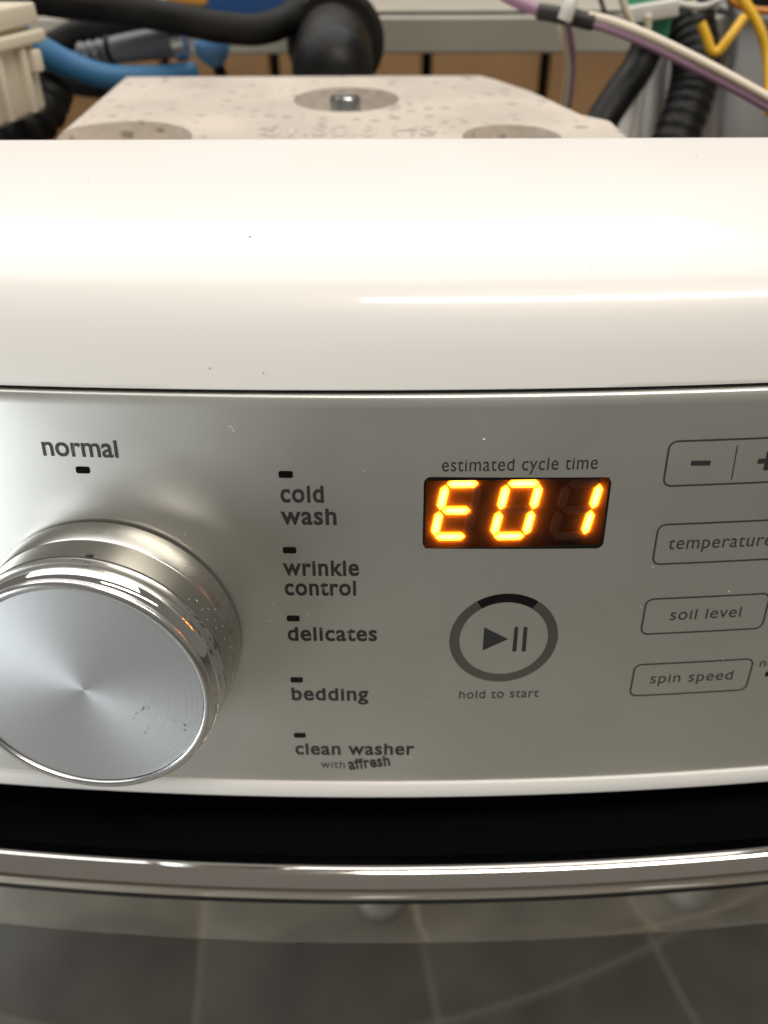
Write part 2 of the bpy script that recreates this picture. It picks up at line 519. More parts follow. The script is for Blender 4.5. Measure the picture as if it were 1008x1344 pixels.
# white trim strip under the panel, then the black underside
vs, fs = [], []
tp = [(PT + 0.0002, -0.0015), (PT + 0.0003, 0.0004), (PT + 0.0009, 0.0010), (PT + 0.0062, 0.0010), (PT + 0.0071, 0.0004), (PT + 0.0074, -0.001), (PT + 0.0074, -0.006)]
xs = frange(-HW, HW, 80)
for t, n in tp:
    for x in xs: vs.append(S(x, t, n))
for i in range(len(tp) - 1):
    for j in range(len(xs) - 1): fs.append((i * len(xs) + j, i * len(xs) + j + 1, (i + 1) * len(xs) + j + 1, (i + 1) * len(xs) + j))
tag(link('trim_strip', pymesh('trim_strip', vs, fs), M['white'], washer), 'narrow white strip along the bottom of the panel')

def sweep_x(name, sect, k, m, parent, x0=-HW, x1=HW, n=80, smooth=True, ang=40):
    """extrude a (y,z) section along x, bowed in plan"""
    xs = frange(x0, x1, n); vs, fs = [], []
    for (y, z) in sect:
        for x in xs: vs.append((x, y + k * (x - XC) ** 2, z))
    q = len(xs)
    for i in range(len(sect) - 1):
        for j in range(q - 1): fs.append((i * q + j, i * q + j + 1, (i + 1) * q + j + 1, (i + 1) * q + j))
    return link(name, sharp(pymesh(name, vs, fs), ang), m, parent, smooth)

BZ = 0.7885                                # chrome rim height
BY = -0.0225
sweep_x('recess', [(-0.0125, 0.8290), (0.030, 0.829), (0.042, 0.822), (0.045, 0.800), (0.040, 0.790)], 0.36, M['black_gloss'], washer)

door = thing('door', '', 'x', (0, 0, 0)); del door["label"]; del door["category"]
door.parent = washer; door.location = -WL
tag(door, 'dark glass door with a bowed chrome rim')
KD = 0.37
rs = [(BY + 0.0045, BZ + 0.0069), (BY + 0.0015, BZ + 0.0068)] + [(BY - 0.0058 * sin(pi * i / 30) + 0.0015 * cos(pi * i / 30), BZ + 0.0068 * cos(pi * i / 30)) for i in range(2, 31)]
sweep_x('chrome_rim', rs, KD, M['rimchrome'], door)
sweep_x('rim_dark_reflection', [(BY - 0.0046, BZ - 0.0026), (BY - 0.0060, BZ - 0.0036), (BY - 0.0062, BZ - 0.0052), (BY - 0.0052, BZ - 0.0068), (BY - 0.0030, BZ - 0.0074)], KD, M['rubberdull'], door)  # added black strip standing in for the dark reflection along the rim's lower edge
sweep_x('door_top', [(0.040, 0.7860), (0.012, 0.7895), (-0.006, 0.7930), (BY + 0.0042, BZ + 0.0064)], KD, M['black_gloss'], door)
sweep_x('door_band', [(BY + 0.0005, BZ - 0.0066), (BY - 0.0024, BZ - 0.0074), (BY - 0.0032, BZ - 0.0086), (BY - 0.00325, BZ - 0.0100), (BY - 0.00375, 0.7660), (BY - 0.0042, 0.7535), (BY - 0.0042, 0.7530), (BY - 0.0034, 0.7515)], KD, M['band'], door, ang=16)
gsec = [(BY - 0.0036 - 0.0060 * sin(pi * i / 40), 0.7510 - 0.50 * i / 40) for i in range(41)]
sweep_x('door_glass', gsec, KD, M['glass'], door)

# cabinet shell (sides, front skirt, back) so the machine stands on the floor
link('side_panel', box_me('side_panel', (-0.342, 0.37, 0.475), (0.002, 0.66, 0.95)), M['white'], washer, False)
link('side_panel', box_me('side_panel', (0.342, 0.37, 0.475), (0.002, 0.66, 0.95)), M['white'], washer, False)
link('front_skirt', box_me('front_skirt', (0, 0.035, 0.14), (0.68, 0.03, 0.24)), M['white'], washer, False)

# ---- printing on the panel
XH = 0.455                                   # x-height of the built-in face at size 1
def lift(y, hi=0.555, top=0.73):
    """taller lower-case letters, as in the panel's lettering"""
    if y <= 0: return y
    if y <= XH: return y * hi / XH
    return hi + (y - XH) * (top - hi) / (top - XH)
def text_me(name, body, x0, t0, width, asc, ang=0.0, shear=0.0, bold=0.0, n=0.06, spacing=1.08, mapf=None):
    """lettering: baseline starts at (x0,t0) mm on the panel, width and ascender height in mm"""
    cu = bpy.data.curves.new(name, 'FONT')
    cu.body = body; cu.size = 1.0; cu.space_character = spacing; cu.offset = bold; cu.resolution_u = 4
    ob = bpy.data.objects.new(name, cu); COL.objects.link(ob)
    dg = bpy.context.evaluated_depsgraph_get()
    me = bpy.data.meshes.new_from_object(ob.evaluated_get(dg))
    bpy.data.objects.remove(ob); bpy.data.curves.remove(cu)
    me.name = name
    bm = bmesh.new(); bm.from_mesh(me)
    bmesh.ops.remove_doubles(bm, verts=bm.verts, dist=1e-5)
    bmesh.ops.triangulate(bm, faces=bm.faces)
    xs = [v.co.x for v in bm.verts]; a, b = min(xs), max(xs)
    top = 0.73                                  # ascender of the built-in face at size 1
    sx, sy = width / (b - a), asc / top
    ca, sa = cos(radians(ang)), sin(radians(ang))
    for v in bm.verts:
        u = (v.co.x - a) * sx; w = lift(v.co.y) * sy
        u += w * shear
        X = x0 + u * ca + w * sa; T = t0 - w * ca + u * sa
        if mapf: v.co = mapf(X, T)
        else: v.co = S(X * mm, T * mm, n * mm)
    bm.to_mesh(me); bm.free()
    return me

def print_text(name, body, *a, label=None, m='print', **k):
    o = link(name, text_me(name, body, *a, **k), M[m], panel, smooth=False)
    o["label"] = label or ('printed word "%s"' % body)
    return o

BO = 0.023
print_text('cycle_name', 'normal', -86.8, 16.95, 19.5, 4.75, bold=0.018, spacing=1.0)
print_text('cycle_name', 'cold', -26.7, 28.7, 11.2, 4.75, bold=BO)
print_text('cycle_name', 'wash', -27.0, 35.15, 14.6, 4.75, bold=BO)
print_text('cycle_name', 'wrinkle', -27.3, 50.75, 20.5, 4.75, bold=BO)
print_text('cycle_name', 'control', -27.2, 57.1, 19.5, 4.75, bold=BO)
print_text('cycle_name', 'delicates', -27.3, 72.5, 25.2, 4.75, bold=BO)
print_text('cycle_name', 'bedding', -27.4, 94.5, 22.6, 4.75, bold=BO)
print_text('cycle_name', 'clean washer', -27.6, 116.75, 36.7, 4.75, bold=BO)
print_text('cycle_note', 'with', -20.0, 122.65, 7.5, 3.1)
print_text('cycle_note', 'affresh', -11.1, 123.3, 13.0, 4.4, ang=-8.3, bold=0.03)
print_text('display_caption', 'estimated cycle time', 14.7, 20.15, 39.7, 3.4)
print_text('start_caption', 'hold to start', 22.0, 94.1, 23.5, 3.1)
print_text('option_name', 'temperature', 76.3, 44.5, 28.7, 3.6, shear=0.0, m='print_thin', ang=0.4)
print_text('option_name', 'soil level', 80.5, 67.75, 20.4, 3.5, m='print_thin', ang=0.1)
print_text('option_name', 'spin speed', 78.3, 90.55, 24.8, 3.45, m='print_thin', ang=0.2)
print_text('option_note', 'no', 110.6, 86.5, 4.6, 2.7, m='print_thin')

def rrect(x0, x1, t0, t1, r, n=6, shear=0.0):
    pts = []
    for cx, cy, a0 in ((x1 - r, t0 + r, -90), (x1 - r, t1 - r, 0), (x0 + r, t1 - r, 90), (x0 + r, t0 + r, 180)):
        for i in range(n + 1):
            a = radians(a0 + 90 * i / n)
            pts.append((cx + r * cos(a), cy + r * sin(a)))
    return pts
def dense(pts, step=1.6):
    out = []
    for i, p in enumerate(pts):
        q = pts[(i + 1) % len(pts)]
        n = max(1, int(math.ceil(math.hypot(q[0] - p[0], q[1] - p[1]) / step)))
        out += [(p[0] + (q[0] - p[0]) * k / n, p[1] + (q[1] - p[1]) * k / n) for k in range(n)]
    return out
def decal_poly(name, pts, n, m, parent, label=None, th=0.0):
    """a filled shape on the panel; th > 0 gives it raised sides"""
    k = len(pts)
    cx = sum(p[0] for p in pts) / k; cy = sum(p[1] for p in pts) / k
    vs = [S(p[0] * mm, p[1] * mm, n * mm) for p in pts] + [S(cx * mm, cy * mm, n * mm)]
    fs = [(i, (i + 1) % k, k) for i in range(k)]
    if th > 0:
        b = len(vs)
        vs += [S(p[0] * mm, p[1] * mm, (n - th) * mm) for p in pts]
        fs += [(i, (i + 1) % k, b + (i + 1) % k, b + i) for i in range(k)]
    o = link(name, sharp(pymesh(name, vs, fs), 30), m, parent)
    if label: o["label"] = label
    return o
def decal_ring(name, outer, inner, n, m, parent, label=None):
    o2, i2 = [], []
    for i, p in enumerate(outer):             # follow the panel's curve along the straight sides
        q, a, b = outer[(i + 1) % len(outer)], inner[i], inner[(i + 1) % len(inner)]
        n_ = max(1, int(math.ceil(math.hypot(q[0] - p[0], q[1] - p[1]) / 1.6)))
        for k in range(n_):
            f = k / n_
            o2.append((p[0] + (q[0] - p[0]) * f, p[1] + (q[1] - p[1]) * f)); i2.append((a[0] + (b[0] - a[0]) * f, a[1] + (b[1] - a[1]) * f))
    outer, inner = o2, i2
    k = len(outer)
    vs = [S(p[0] * mm, p[1] * mm, n * mm) for p in outer] + [S(p[0] * mm, p[1] * mm, n * mm) for p in inner]
    fs = [(i, (i + 1) % k, k + (i + 1) % k, k + i) for i in range(k)]
    o = link(name, pymesh(name, vs, fs), m, parent)
    if label: o["label"] = label
    return o

# indicator lamps beside the cycle names (unlit, dark lenses)
for x, t in ((-77.2, 20.7), (-25.0, 20.9), (-25.2, 42.95), (-25.4, 64.9), (-25.6, 86.8), (-25.85, 108.7), (114.9, 89.4)):
    decal_poly('indicator_light', rrect(x - 1.8, x + 1.8, t - 0.93, t + 0.93, 0.5, 4), 0.14, M['lens'], panel, th=0.3)

# option buttons: thin printed frames
LW = 0.50
def frame(x0, x1, t0, t1, r=2.4):
    decal_ring('button_outline', rrect(x0, x1, t0, t1, r), rrect(x0 + LW, x1 - LW, t0 + LW, t1 - LW, r - LW), 0.06, M['print_thin'], panel)
frame(71.9, 108.0, 13.0, 25.85)
frame(72.45, 109.0, 36.6, 49.25)
frame(72.55, 108.4, 60.05, 72.5)
frame(72.6, 108.5, 83.0, 95.3)
decal_poly('divider', [(89.75, 14.9), (90.05, 14.9), (90.2, 24.4), (89.9, 24.4)], 0.06, M['print_thin'], panel)
decal_poly('minus_sign', [(78.5, 18.75), (83.6, 18.85), (83.7, 20.2), (78.6, 20.1)], 0.06, M['print'], panel)
PXc, PTc = 98.7, 19.6
decal_poly('plus_sign', [(PXc - 2.6, PTc - .67), (PXc - .67, PTc - .67), (PXc - .67, PTc - 2.6), (PXc + .67, PTc - 2.6), (PXc + .67, PTc - .67), (PXc + 2.6, PTc - .67),
            (PXc + 2.6, PTc + .67), (PXc + .67, PTc + .67), (PXc + .67, PTc + 2.6), (PXc - .67, PTc + 2.6), (PXc - .67, PTc + .67), (PXc - 2.6, PTc + .67)], 0.06, M['print'], panel)

# start / pause button
start = thing('start_button', '', 'x'); del start["label"]; del start["category"]
start.parent = washer; start.location = -WL
tag(start, 'round start and pause button with a silver ring')
SC = (33.75, 72.45); RO, RI = 15.4, 12.55
def arc_decal(a0, a1, n, m, name, label):
    k = max(6, int(abs(a1 - a0) / 3))
    vs, fs = [], []
    for i in range(k + 1):
        a = radians(a0 + (a1 - a0) * i / k)
        for r, nn in ((RO, n), (RI, n)):
            vs.append(S((SC[0] + r * cos(a)) * mm, (SC[1] - r * sin(a)) * mm, nn * mm))
        if i:
            b = 2 * i
            fs.append((b - 2, b - 1, b + 1, b))
    o = link(name, pymesh(name, vs, fs), m, start); o["label"] = label
arc_decal(123, 414, 0.05, M['ringsilver'], 'ring', 'mirror silver ring of the start button')
arc_decal(54.4, 122.6, 0.05, M['lens'], 'ring_light', 'dark unlit arc at the top of the ring')
decal_poly('play_symbol', [(28.0, 68.2), (35.0, 72.45), (28.0, 76.3)], 0.07, M['print'], start)
decal_poly('pause_bar', [(36.55, 68.3), (37.6, 68.3), (37.65, 76.9), (36.5, 76.9)], 0.07, M['print'], start)
decal_poly('pause_bar', [(39.1, 68.35), (40.2, 68.35), (40.35, 76.95), (39.2, 76.95)], 0.07, M['print'], start)

# ---- display
disp = thing('display', '', 'x'); del disp["label"]; del disp["category"]
disp.parent = washer; disp.location = -WL
tag(disp, 'dark display window reading E01 in glowing amber digits')
dm = [v * 1000 for v in (DX0, DX1, DT0, DT1)]
i_ = IN * 1000
decal_ring('display_bezel', [(a, b + (a - 34.35) * 0.021) for a, b in rrect(*dm, 1.9, 8)], rrect(dm[0] + i_, dm[1] - i_, dm[2] + i_, dm[3] - i_, 0.5, 8), 0.05, M['black_gloss'], disp)
vs, fs = [], []
cav = rrect(dm[0] + i_ - .3, dm[1] - i_ + .3, dm[2] + i_ - .3, dm[3] - i_ + .3, 0.3, 2)
k = len(cav)
for dpt in (-0.03, -1.1):
    vs += [S(p[0] * mm, p[1] * mm, dpt * mm) for p in cav]
fs = [(i, (i + 1) % k, k + (i + 1) % k, k + i) for i in range(k)]
vs.append(S((dm[0] + dm[1]) / 2 * mm, (dm[2] + dm[3]) / 2 * mm, -1.1 * mm))
fs += [(k + i, k + (i + 1) % k, 2 * k) for i in range(k)]
link('display_backing', sharp(pymesh('display_backing', vs, fs), 30), M['backing'], disp)
cov = decal_poly('display_cover', rrect(dm[0] + i_ - .15, dm[1] - i_ + .15, dm[2] + i_ - .15, dm[3] - i_ + .15, 0.4, 3), 0.02, M['cover'], disp)

def segment(a, b, w, lit):
    """one hexagonal display segment from a to b (mm on the panel), brighter along its middle"""
    ax, at_, bx, bt = *a, *b
    L = math.hypot(bx - ax, bt - at_); ux, ut = (bx - ax) / L, (bt - at_) / L
    px, pt = -ut, ux
    def P(l, c, n): return S((ax + ux * l + px * c) * mm, (at_ + ut * l + pt * c) * mm, n * mm)
    vs, gl = [], []
    h = w / 2
    sl = [0, h * 0.9, h * 0.9 + 0.35, L * 0.5, L - h * 0.9 - 0.35, L - h * 0.9, L]
    for q, l in enumerate(sl):
        e = 0.12 if q in (0, 6) else 1.0
        cen = [0.35, 0.7, 0.9, 1.0, 0.9, 0.7, 0.35][q]
        for c, g in ((-h * e, 0.0), (-h * e * 0.45, cen * 0.75), (0, cen), (h * e * 0.45, cen * 0.75), (h * e, 0.0)):
            vs.append(P(l, c, -0.38)); gl.append(g)
    fs = []
    for q in range(6):
        for c in range(4):
            fs.append((q * 5 + c, q * 5 + c + 1, (q + 1) * 5 + c + 1, (q + 1) * 5 + c))
    base = len(vs)
    rim = [q * 5 for q in range(7)] + [q * 5 + 4 for q in range(6, -1, -1)]
    for r in rim:
        q, c = divmod(r, 5)
        e = 0.12 if q in (0, 6) else 1.0
        vs.append(P(sl[q], (-h if c == 0 else h) * e, -0.85)); gl.append(0.0)
    n = len(rim)
    for i in range(n): fs.append((rim[i], rim[(i + 1) % n], base + (i + 1) % n, base + i))
    me = bpy.data.meshes.new('digit_segment'); me.from_pydata([tuple(v) for v in vs], [], fs)
    at2 = me.attributes.new("glow", 'FLOAT', 'POINT')
    at2.data.foreach_set("value", gl)
    o = link('digit_segment', me, M['led'] if lit else M['unlit'], disp)
    o["label"] = 'glowing amber bar of a digit' if lit else 'dark unlit bar of a digit'

def digit(x, t, on):
    W, H, sl = 8.5, 15.3, 0.18         # width, height, slant
    def q(u, v): return (x + u * W + (1 - v) * H * sl, t + v * H)
    g = 0.10
    seg = dict(a=(q(0.03, 0), q(0.97, 0)), d=(q(0.03, 1), q(0.97, 1)), g=(q(0.07, .5), q(0.93, .5)),
               f=(q(0, 0.03), q(0, .48)), b=(q(1, 0.03), q(1, .48)), e=(q(0, .52), q(0, .97)), c=(q(1, .52), q(1, .97)))
    for k_, (a, b) in seg.items(): segment(a, b, 2.4, k_ in on)
digit(13.2, 23.82, 'adefg')
digit(28.9, 23.97, 'abcdef')
digit(44.6, 24.27, 'bc')

# ---- rotary knob
KX, KTT = -0.0757, 0.07025
kn = NRM(KX, KTT); ku = (Vector((1, 0, 0)) - kn * kn.x).normalized(); kv = kn.cross(ku)
KM = Matrix(((ku.x, kv.x, kn.x), (ku.y, kv.y, kn.y), (ku.z, kv.z, kn.z))).to_4x4()
KM.translation = S(KX, KTT)
knob = thing('cycle_knob', '', 'x'); del knob["label"]; del knob["category"]
knob.parent = washer; knob.location = -WL
tag(knob, 'large silver cycle dial with brushed face and chrome rim')
mmp = lambda L_: [(a * mm, b * mm) for a, b in L_]
link('knob_shaft', lathe_me('knob_shaft', mmp([(34.2, -2.0), (34.2, 1.2)]), 96, KM), M['knobshadow'], knob)
link('knob_skirt', lathe_me('knob_skirt', mmp([(34.0, 1.0), (35.2, 0.75), (35.55, 1.1), (35.35, 9.4), (35.0, 9.8)]), 128, KM), M['knobside'], knob)
link('knob_collar', lathe_me('knob_collar', mmp([(34.9, 9.7), (35.1, 9.9), (35.1, 10.2), (34.85, 17.2), (34.4, 17.6)]), 128, KM), M['knobcollar'], knob)
rim = [(34.3, 17.5), (34.75, 17.8)]
for i in range(15):
    a = radians(-30 + 125 * i / 14)
    rim.append((31.3 + 3.55 * cos(a), 21.4 + 4.2 * sin(a)))
rim += [(31.25, 25.4)]
rim2 = [(31.25, 25.2), (31.25, 26.6), (31.5, 26.95), (32.1, 27.1), (32.7, 27.05), (33.25, 26.75), (33.6, 26.2), (33.5, 25.4), (33.0, 24.8)]
link('knob_rim', lathe_me('knob_rim', mmp(rim), 160, KM), M['chrome'], knob)
link('knob_lip', lathe_me('knob_lip', mmp(rim2), 160, KM), M['lipchrome'], knob)
face = link('knob_face', lathe_me('knob_face', mmp([(0, -0.5)] + [(r, -0.5 + 0.35 * (r / 31.3) ** 2) for r in (3, 8, 14, 20, 26, 31.0)]), 128), brushed_disc('brushed_disc', KM), knob)
face.matrix_local = KM @ Matrix.Translation((0, 0, 26.4 * mm))

# rear cross bar of the cabinet
CB = [(-0.2727, 0.3800, 1.0187), (0.2718, 0.3800, 1.0171)]
yb = 0.38
def xsweep(name, sect, x0, x1, m, parent):
    vs = [(x0, a, b) for a, b in sect] + [(x1, a, b) for a, b in sect]; n = len(sect)
    fs = [(i, i + 1, n + i + 1, n + i) for i in range(n - 1)]
    return link(name, sharp(pymesh(name, vs, fs), 25), m, parent)
cross = thing('rear_crossbar', '', 'x'); del cross["label"]; del cross["category"]
cross.parent = washer; cross.location = -WL
tag(cross, 'pale galvanised cross bar along the back of the cabinet')
xsweep('bar_face', [(yb + 0.02, 0.9905), (yb + 0.001, 0.9905), (yb, 0.9915), (yb, 1.0085), (yb + 0.001, 1.0095), (yb + 0.006, 1.0097)], -0.342, 0.342, M['steel'], cross)
xsweep('bar_groove', [(yb + 0.006, 1.0096), (yb + 0.006, 1.006), (yb + 0.011, 1.006), (yb + 0.011, 1.0115)], -0.342, 0.342, M['darksteel'], cross)
xsweep('bar_ledge', [(yb + 0.011, 1.0115), (yb + 0.012, 1.0120), (yb + 0.09, 1.0135), (yb + 0.091, 0.99)], -0.342, 0.342, M['steel'], cross)

# ------------------------------------------------------------------ wall of brown boards behind the machine
wall = thing('wooden_wall', 'brown wooden board wall seen behind the open machine', 'wall', (0, 0.62, 0))
bx = -0.75
i = 0
while bx < 0.75:
    w = (0.118, 0.094, 0.131, 0.102)[i % 4]; i += 1
    link('board', box_me('board', (bx + w / 2, 0.63 + random.uniform(-.002, .002), 0.60), (w - 0.009, 0.02, 1.2), None, 0.002), M['wood'], wall, False)
    bx += w
link('backing_board', box_me('backing_board', (0, 0.65, 0.60), (1.5, 0.01, 1.2)), M['rubberdull'], wall, False)

# ------------------------------------------------------------------ concrete counterweight with counterbored holes
cwz = lambda y: 0.990 + (y + 0.18 - 0.336) * 0.0437
outline = [(-0.1295, 0.118), (-0.1269, 0.157), (-0.1255, 0.2737 ), (0.0511, 0.2707), (0.0685, 0.2374), (0.0841, 0.1924), (0.0938, 0.1823), (0.0945, 0.118)]
outline = [(-0.150, 0.128), (-0.1269, 0.157), (-0.1262, 0.272), (0.0490, 0.272), (0.0560, 0.262), (0.0690, 0.2370), (0.0835, 0.1945), (0.0935, 0.1840), (0.0960, 0.128)]
cw = thing('counterweight', 'pale speckled concrete counterweight block with round bolt holes', 'counterweight', (-0.02, 0.2, 0.93))
me = prism_me('block', [(p[0], p[1], cwz(p[1])) for p in outline], -0.055, 0.0, 0.0035, 3)
tmp = bpy.data.objects.new('tmp', me); COL.objects.link(tmp)
cut_me = bpy.data.meshes.new('cut')
bm = bmesh.new()
HOLES = [(-0.0158, 0.2210, 0.0240), (-0.1003, 0.1560, 0.0290), (0.0490, 0.1578, 0.0195)]
for hx, hy, hr in HOLES:
    bmesh.ops.create_cone(bm, cap_ends=True, segments=64, radius1=hr * 0.93, radius2=hr * 1.02, depth=0.05,
                          matrix=Matrix.Translation((hx, hy, cwz(hy) + 0.006)))
bm.to_mesh(cut_me); bm.free()
cut = bpy.data.objects.new('cut', cut_me); COL.objects.link(cut)
bo = tmp.modifiers.new('b', 'BOOLEAN'); bo.operation = 'DIFFERENCE'; bo.object = cut; bo.solver = 'EXACT'
bvm = tmp.modifiers.new('v', 'BEVEL'); bvm.width = 0.0012; bvm.segments = 2; bvm.limit_method = 'ANGLE'; bvm.angle_limit = radians(50)
dg = bpy.context.evaluated_depsgraph_get()
res = bpy.data.meshes.new_from_object(tmp.evaluated_get(dg)); res.name = 'block'
bpy.data.objects.remove(tmp); bpy.data.objects.remove(cut)
res.materials.clear()
link('block', sharp(res, 35), M['concrete'], cw)
bz = cwz(0.221) - 0.0095
bolt = link('bolt', lathe_me('bolt', [(0.0125, -0.02), (0.0125, 0), (0.0125, 0.0016), (0.0115, 0.002), (0.0068, 0.002), (0.0068, 0.0100), (0.006, 0.0112), (0.003, 0.0104), (0, 0.0104)], 6 * 8, Matrix.Translation((-0.0163, 0.219, bz))), M['clamp'], cw)
bolt["label"] = 'shiny zinc bolt head in the middle hole'
def on_cw(X, T): return Vector((X * mm, T * mm, cwz(T * mm) + 0.00025))
def cw_text(X, T): return Vector((X * mm, (330 - T) * mm, cwz((330 - T) * mm) + 0.0002))
M['stamp'] = mat('stamped_mark', (0.475, 0.425, 0.37), 0.9, noise=0.3, nscale=150)
st = link('stamped_marking', text_me('stamped_marking', '61.S0.8 HS', -46, 330 - 160, 66, 15, mapf=cw_text, bold=0.01), M['stamp'], cw, False)
st["label"] = 'faint stamped numbers on the concrete'

# ------------------------------------------------------------------ parts inside the open machine
def ribbed(per, amp): return lambda i: 1 + (amp if (i % per) < per / 2 else -amp)

# big black rubber elbow in the middle
bh = thing('rubber_elbow', 'fat black rubber elbow hose standing behind the concrete block', 'hose', (-0.0262, 0.3200, 0.9686))
link('elbow_tube', tube_me('elbow_tube', [(-0.0265, 0.2900, 0.9555), (-0.0254, 0.2900, 0.9848), (-0.0251, 0.2940, 0.9967), (-0.0251, 0.3060, 1.0014), (-0.0254, 0.3300, 1.0014), (-0.0270, 0.3800, 0.9968)], lambda t: 0.0190 + 0.0012 * t, 32, 12), M['rubber'], bh)
link('elbow_collar', tube_me('elbow_collar', [(-0.0250, 0.3230, 1.0033), (-0.0252, 0.3350, 1.0023), (-0.0262, 0.3650, 0.9993)], lambda t: 0.0258 + 0.001 * t, 36, 8), M['rubber'], bh)
link('elbow_ridge', tube_me('elbow_ridge', [(-0.0251, 0.2900, 0.9925), (-0.0250, 0.2900, 0.9945), (-0.0251, 0.2935, 0.9961)], 0.0207, 36, 4), M['rubber'], bh)
link('elbow_ring', tube_me('elbow_ring', [(-0.0247, 0.3170, 1.0036), (-0.0250, 0.3230, 1.0033)], lambda t: 0.0232 + 0.002 * t, 36, 6), M['rubberdull'], bh)

tag(link('black_hose', tube_me('black_hose', [(-0.1974, 0.2900, 1.0321), (-0.1644, 0.2950, 1.0248), (-0.1330, 0.3000, 1.0208), (-0.1071, 0.3000, 1.0171), (-0.0810, 0.3000, 1.0124), (-0.0607, 0.3050, 1.0112), (-0.0462, 0.3200, 1.0158), (-0.0378, 0.3500, 1.0252)], 0.0072, 16, 10), M['rubberdull']),
    'matt black hose sagging across the top left to the elbow', 'hose')
tag(link('blue_hose', tube_me('blue_hose', [(-0.1796, 0.2700, 1.0169), (-0.1657, 0.2700, 1.0081), (-0.1528, 0.2750, 0.9997), (-0.1374, 0.2820, 0.9933), (-0.1179, 0.2950, 0.9910), (-0.0992, 0.3100, 0.9913)], lambda t: 0.0068 - 0.0018 * t, 16, 10), M['blue']),
    'thick blue hose running beside the ivory housing', 'hose')
gc = thing('hose_connector', 'grey plastic hose connector with a metal clamp beside blue cap', 'connector', (-0.1290, 0.3100, 0.9928))
link('connector_body', tube_me('connector_body', [(-0.1441, 0.3150, 1.0003), (-0.1277, 0.3120, 1.0028), (-0.1019, 0.3100, 1.0060)], lambda t: 0.0064 + 0.0012 * t, 18, 6), M['greyconn'], gc)
link('connector_neck', tube_me('connector_neck', [(-0.1587, 0.3170, 0.9984), (-0.1513, 0.3160, 0.9995), (-0.1432, 0.3150, 1.0007)], 0.0056, 18, 6, radf=ribbed(4, .08)), M['greyconn'], gc)
link('collar_ring', tube_me('collar_ring', [(-0.1436, 0.3150, 1.0005), (-0.1412, 0.3150, 1.0009)], 0.0074, 18, 4), M['rubberdull'], gc)
link('clamp', tube_me('clamp', [(-0.1076, 0.3100, 1.0047), (-0.1023, 0.3100, 1.0057)], 0.0088, 20, 4), M['clamp'], gc)
link('sleeve', tube_me('sleeve', [(-0.1853, 0.3400, 0.9993), (-0.1628, 0.3400, 1.0065), (-0.1370, 0.3400, 1.0115), (-0.1185, 0.3400, 1.0107)], lambda t: 0.006 + 0.004 * t, 16, 6), M['rubberdull'], gc)

cap = thing('valve_cap', 'round light blue cap on a black stem', 'cap', (-0.0908, 0.3200, 0.9913))
c0 = Vector((-0.0899, 0.3200, 1.0013))
link('cap_dome', lathe_me('cap_dome', [(0.0001, 0.0092), (0.004, 0.0085), (0.0072, 0.006), (0.0088, 0.001), (0.0088, -0.004), (0.006, -0.0078), (0.0, -0.0088)], 28, Matrix.Translation(c0) @ Matrix.Rotation(radians(35), 4, 'Y')), M['bluecap'], cap)
link('stem', tube_me('stem', [c0 + Vector((0.001, 0, -0.006)), c0 + Vector((0.004, 0.002, -0.02)), c0 + Vector((0.008, 0.004, -0.05))], 0.0032, 10, 5), M['rubber'], cap)
tag(link('blue_valve_body', box_me('blue_valve_body', (-0.0796, 0.3950, 1.0178), (0.058, 0.03, 0.024), None, 0.003), M['bluebox']), 'deep blue plastic valve body behind the black hose', 'valve')
tag(link('orange_clip', box_me('orange_clip', (-0.1101, 0.3700, 1.0201), (0.022, 0.012, 0.006), Matrix.Rotation(radians(6), 3, 'Y'), 0.0015), mat('orange_plastic', (0.75, 0.36, 0.05), 0.4)), 'small orange clip at the top edge above the black hose', 'clip')
tag(link('grey_motor_cover', tube_me('grey_motor_cover', [(-0.2178, 0.4200, 1.0033), (-0.1895, 0.4200, 1.0016), (-0.1634, 0.4200, 1.0007)], lambda t: 0.017 - 0.004 * t, 20, 6), M['steel']), 'rounded dull grey cover behind the blue hose', 'cover')

# ivory detergent housing at the left edge
dh = thing('dispenser_housing', 'ivory plastic dispenser housing with ribbed side at left edge', 'dispenser', (-0.1712, 0.2200, 0.9795))
E1, E2 = Vector((-0.1526, 0.2400, 0.9932)), Vector((-0.1645, 0.1650, 0.9795))
T1, T2 = Vector((-0.1512, 0.2400, 1.0241)), Vector((-0.1583, 0.1650, 1.0134))
ax = (Vector((E2.x, E2.y, 0)) - Vector((E1.x, E1.y, 0))).normalized(); nrm = Vector((-ax.y, ax.x, 0))
if nrm.x > 0: nrm = -nrm            # points into the housing
zt, zb = T1.z, E1.z - 0.008
L_ = (Vector((E2.x, E2.y, 0)) - Vector((E1.x, E1.y, 0))).length
def hp(l, d, z): return Vector((E1.x, E1.y, 0)) + ax * l + nrm * d + Vector((0, 0, z))
def hbox(name, l0, l1, d0, d1, z0, z1, m, bv=0.0012):
    vs = [hp(l, d, z) for l in (l0, l1) for d in (d0, d1) for z in (z0, z1)]
    me = pymesh(name, vs, [(0, 1, 3, 2), (4, 6, 7, 5), (0, 4, 5, 1), (2, 3, 7, 6), (0, 2, 6, 4), (1, 5, 7, 3)])
    return link(name, sharp(bevel(me, bv), 40), m, dh)
hbox('housing_body', 0, L_ * 1.5, 0.002, 0.09, zb, zt - 0.002, M['ivory'], 0.003)
hbox('housing_lid', -0.002, L_ * 1.5, -0.0015, 0.09, zt - 0.004, zt + 0.004, M['ivory'])
hbox('housing_flange', -0.003, L_ * 1.5, -0.003, 0.02, zt - 0.011, zt - 0.006, M['ivory'])
for l in (0.014, 0.034, 0.054, 0.074, 0.094): hbox('rib', l, l + 0.004, -0.0015, 0.004, zb + 0.002, zt - 0.009, M['ivory'], 0.0008)
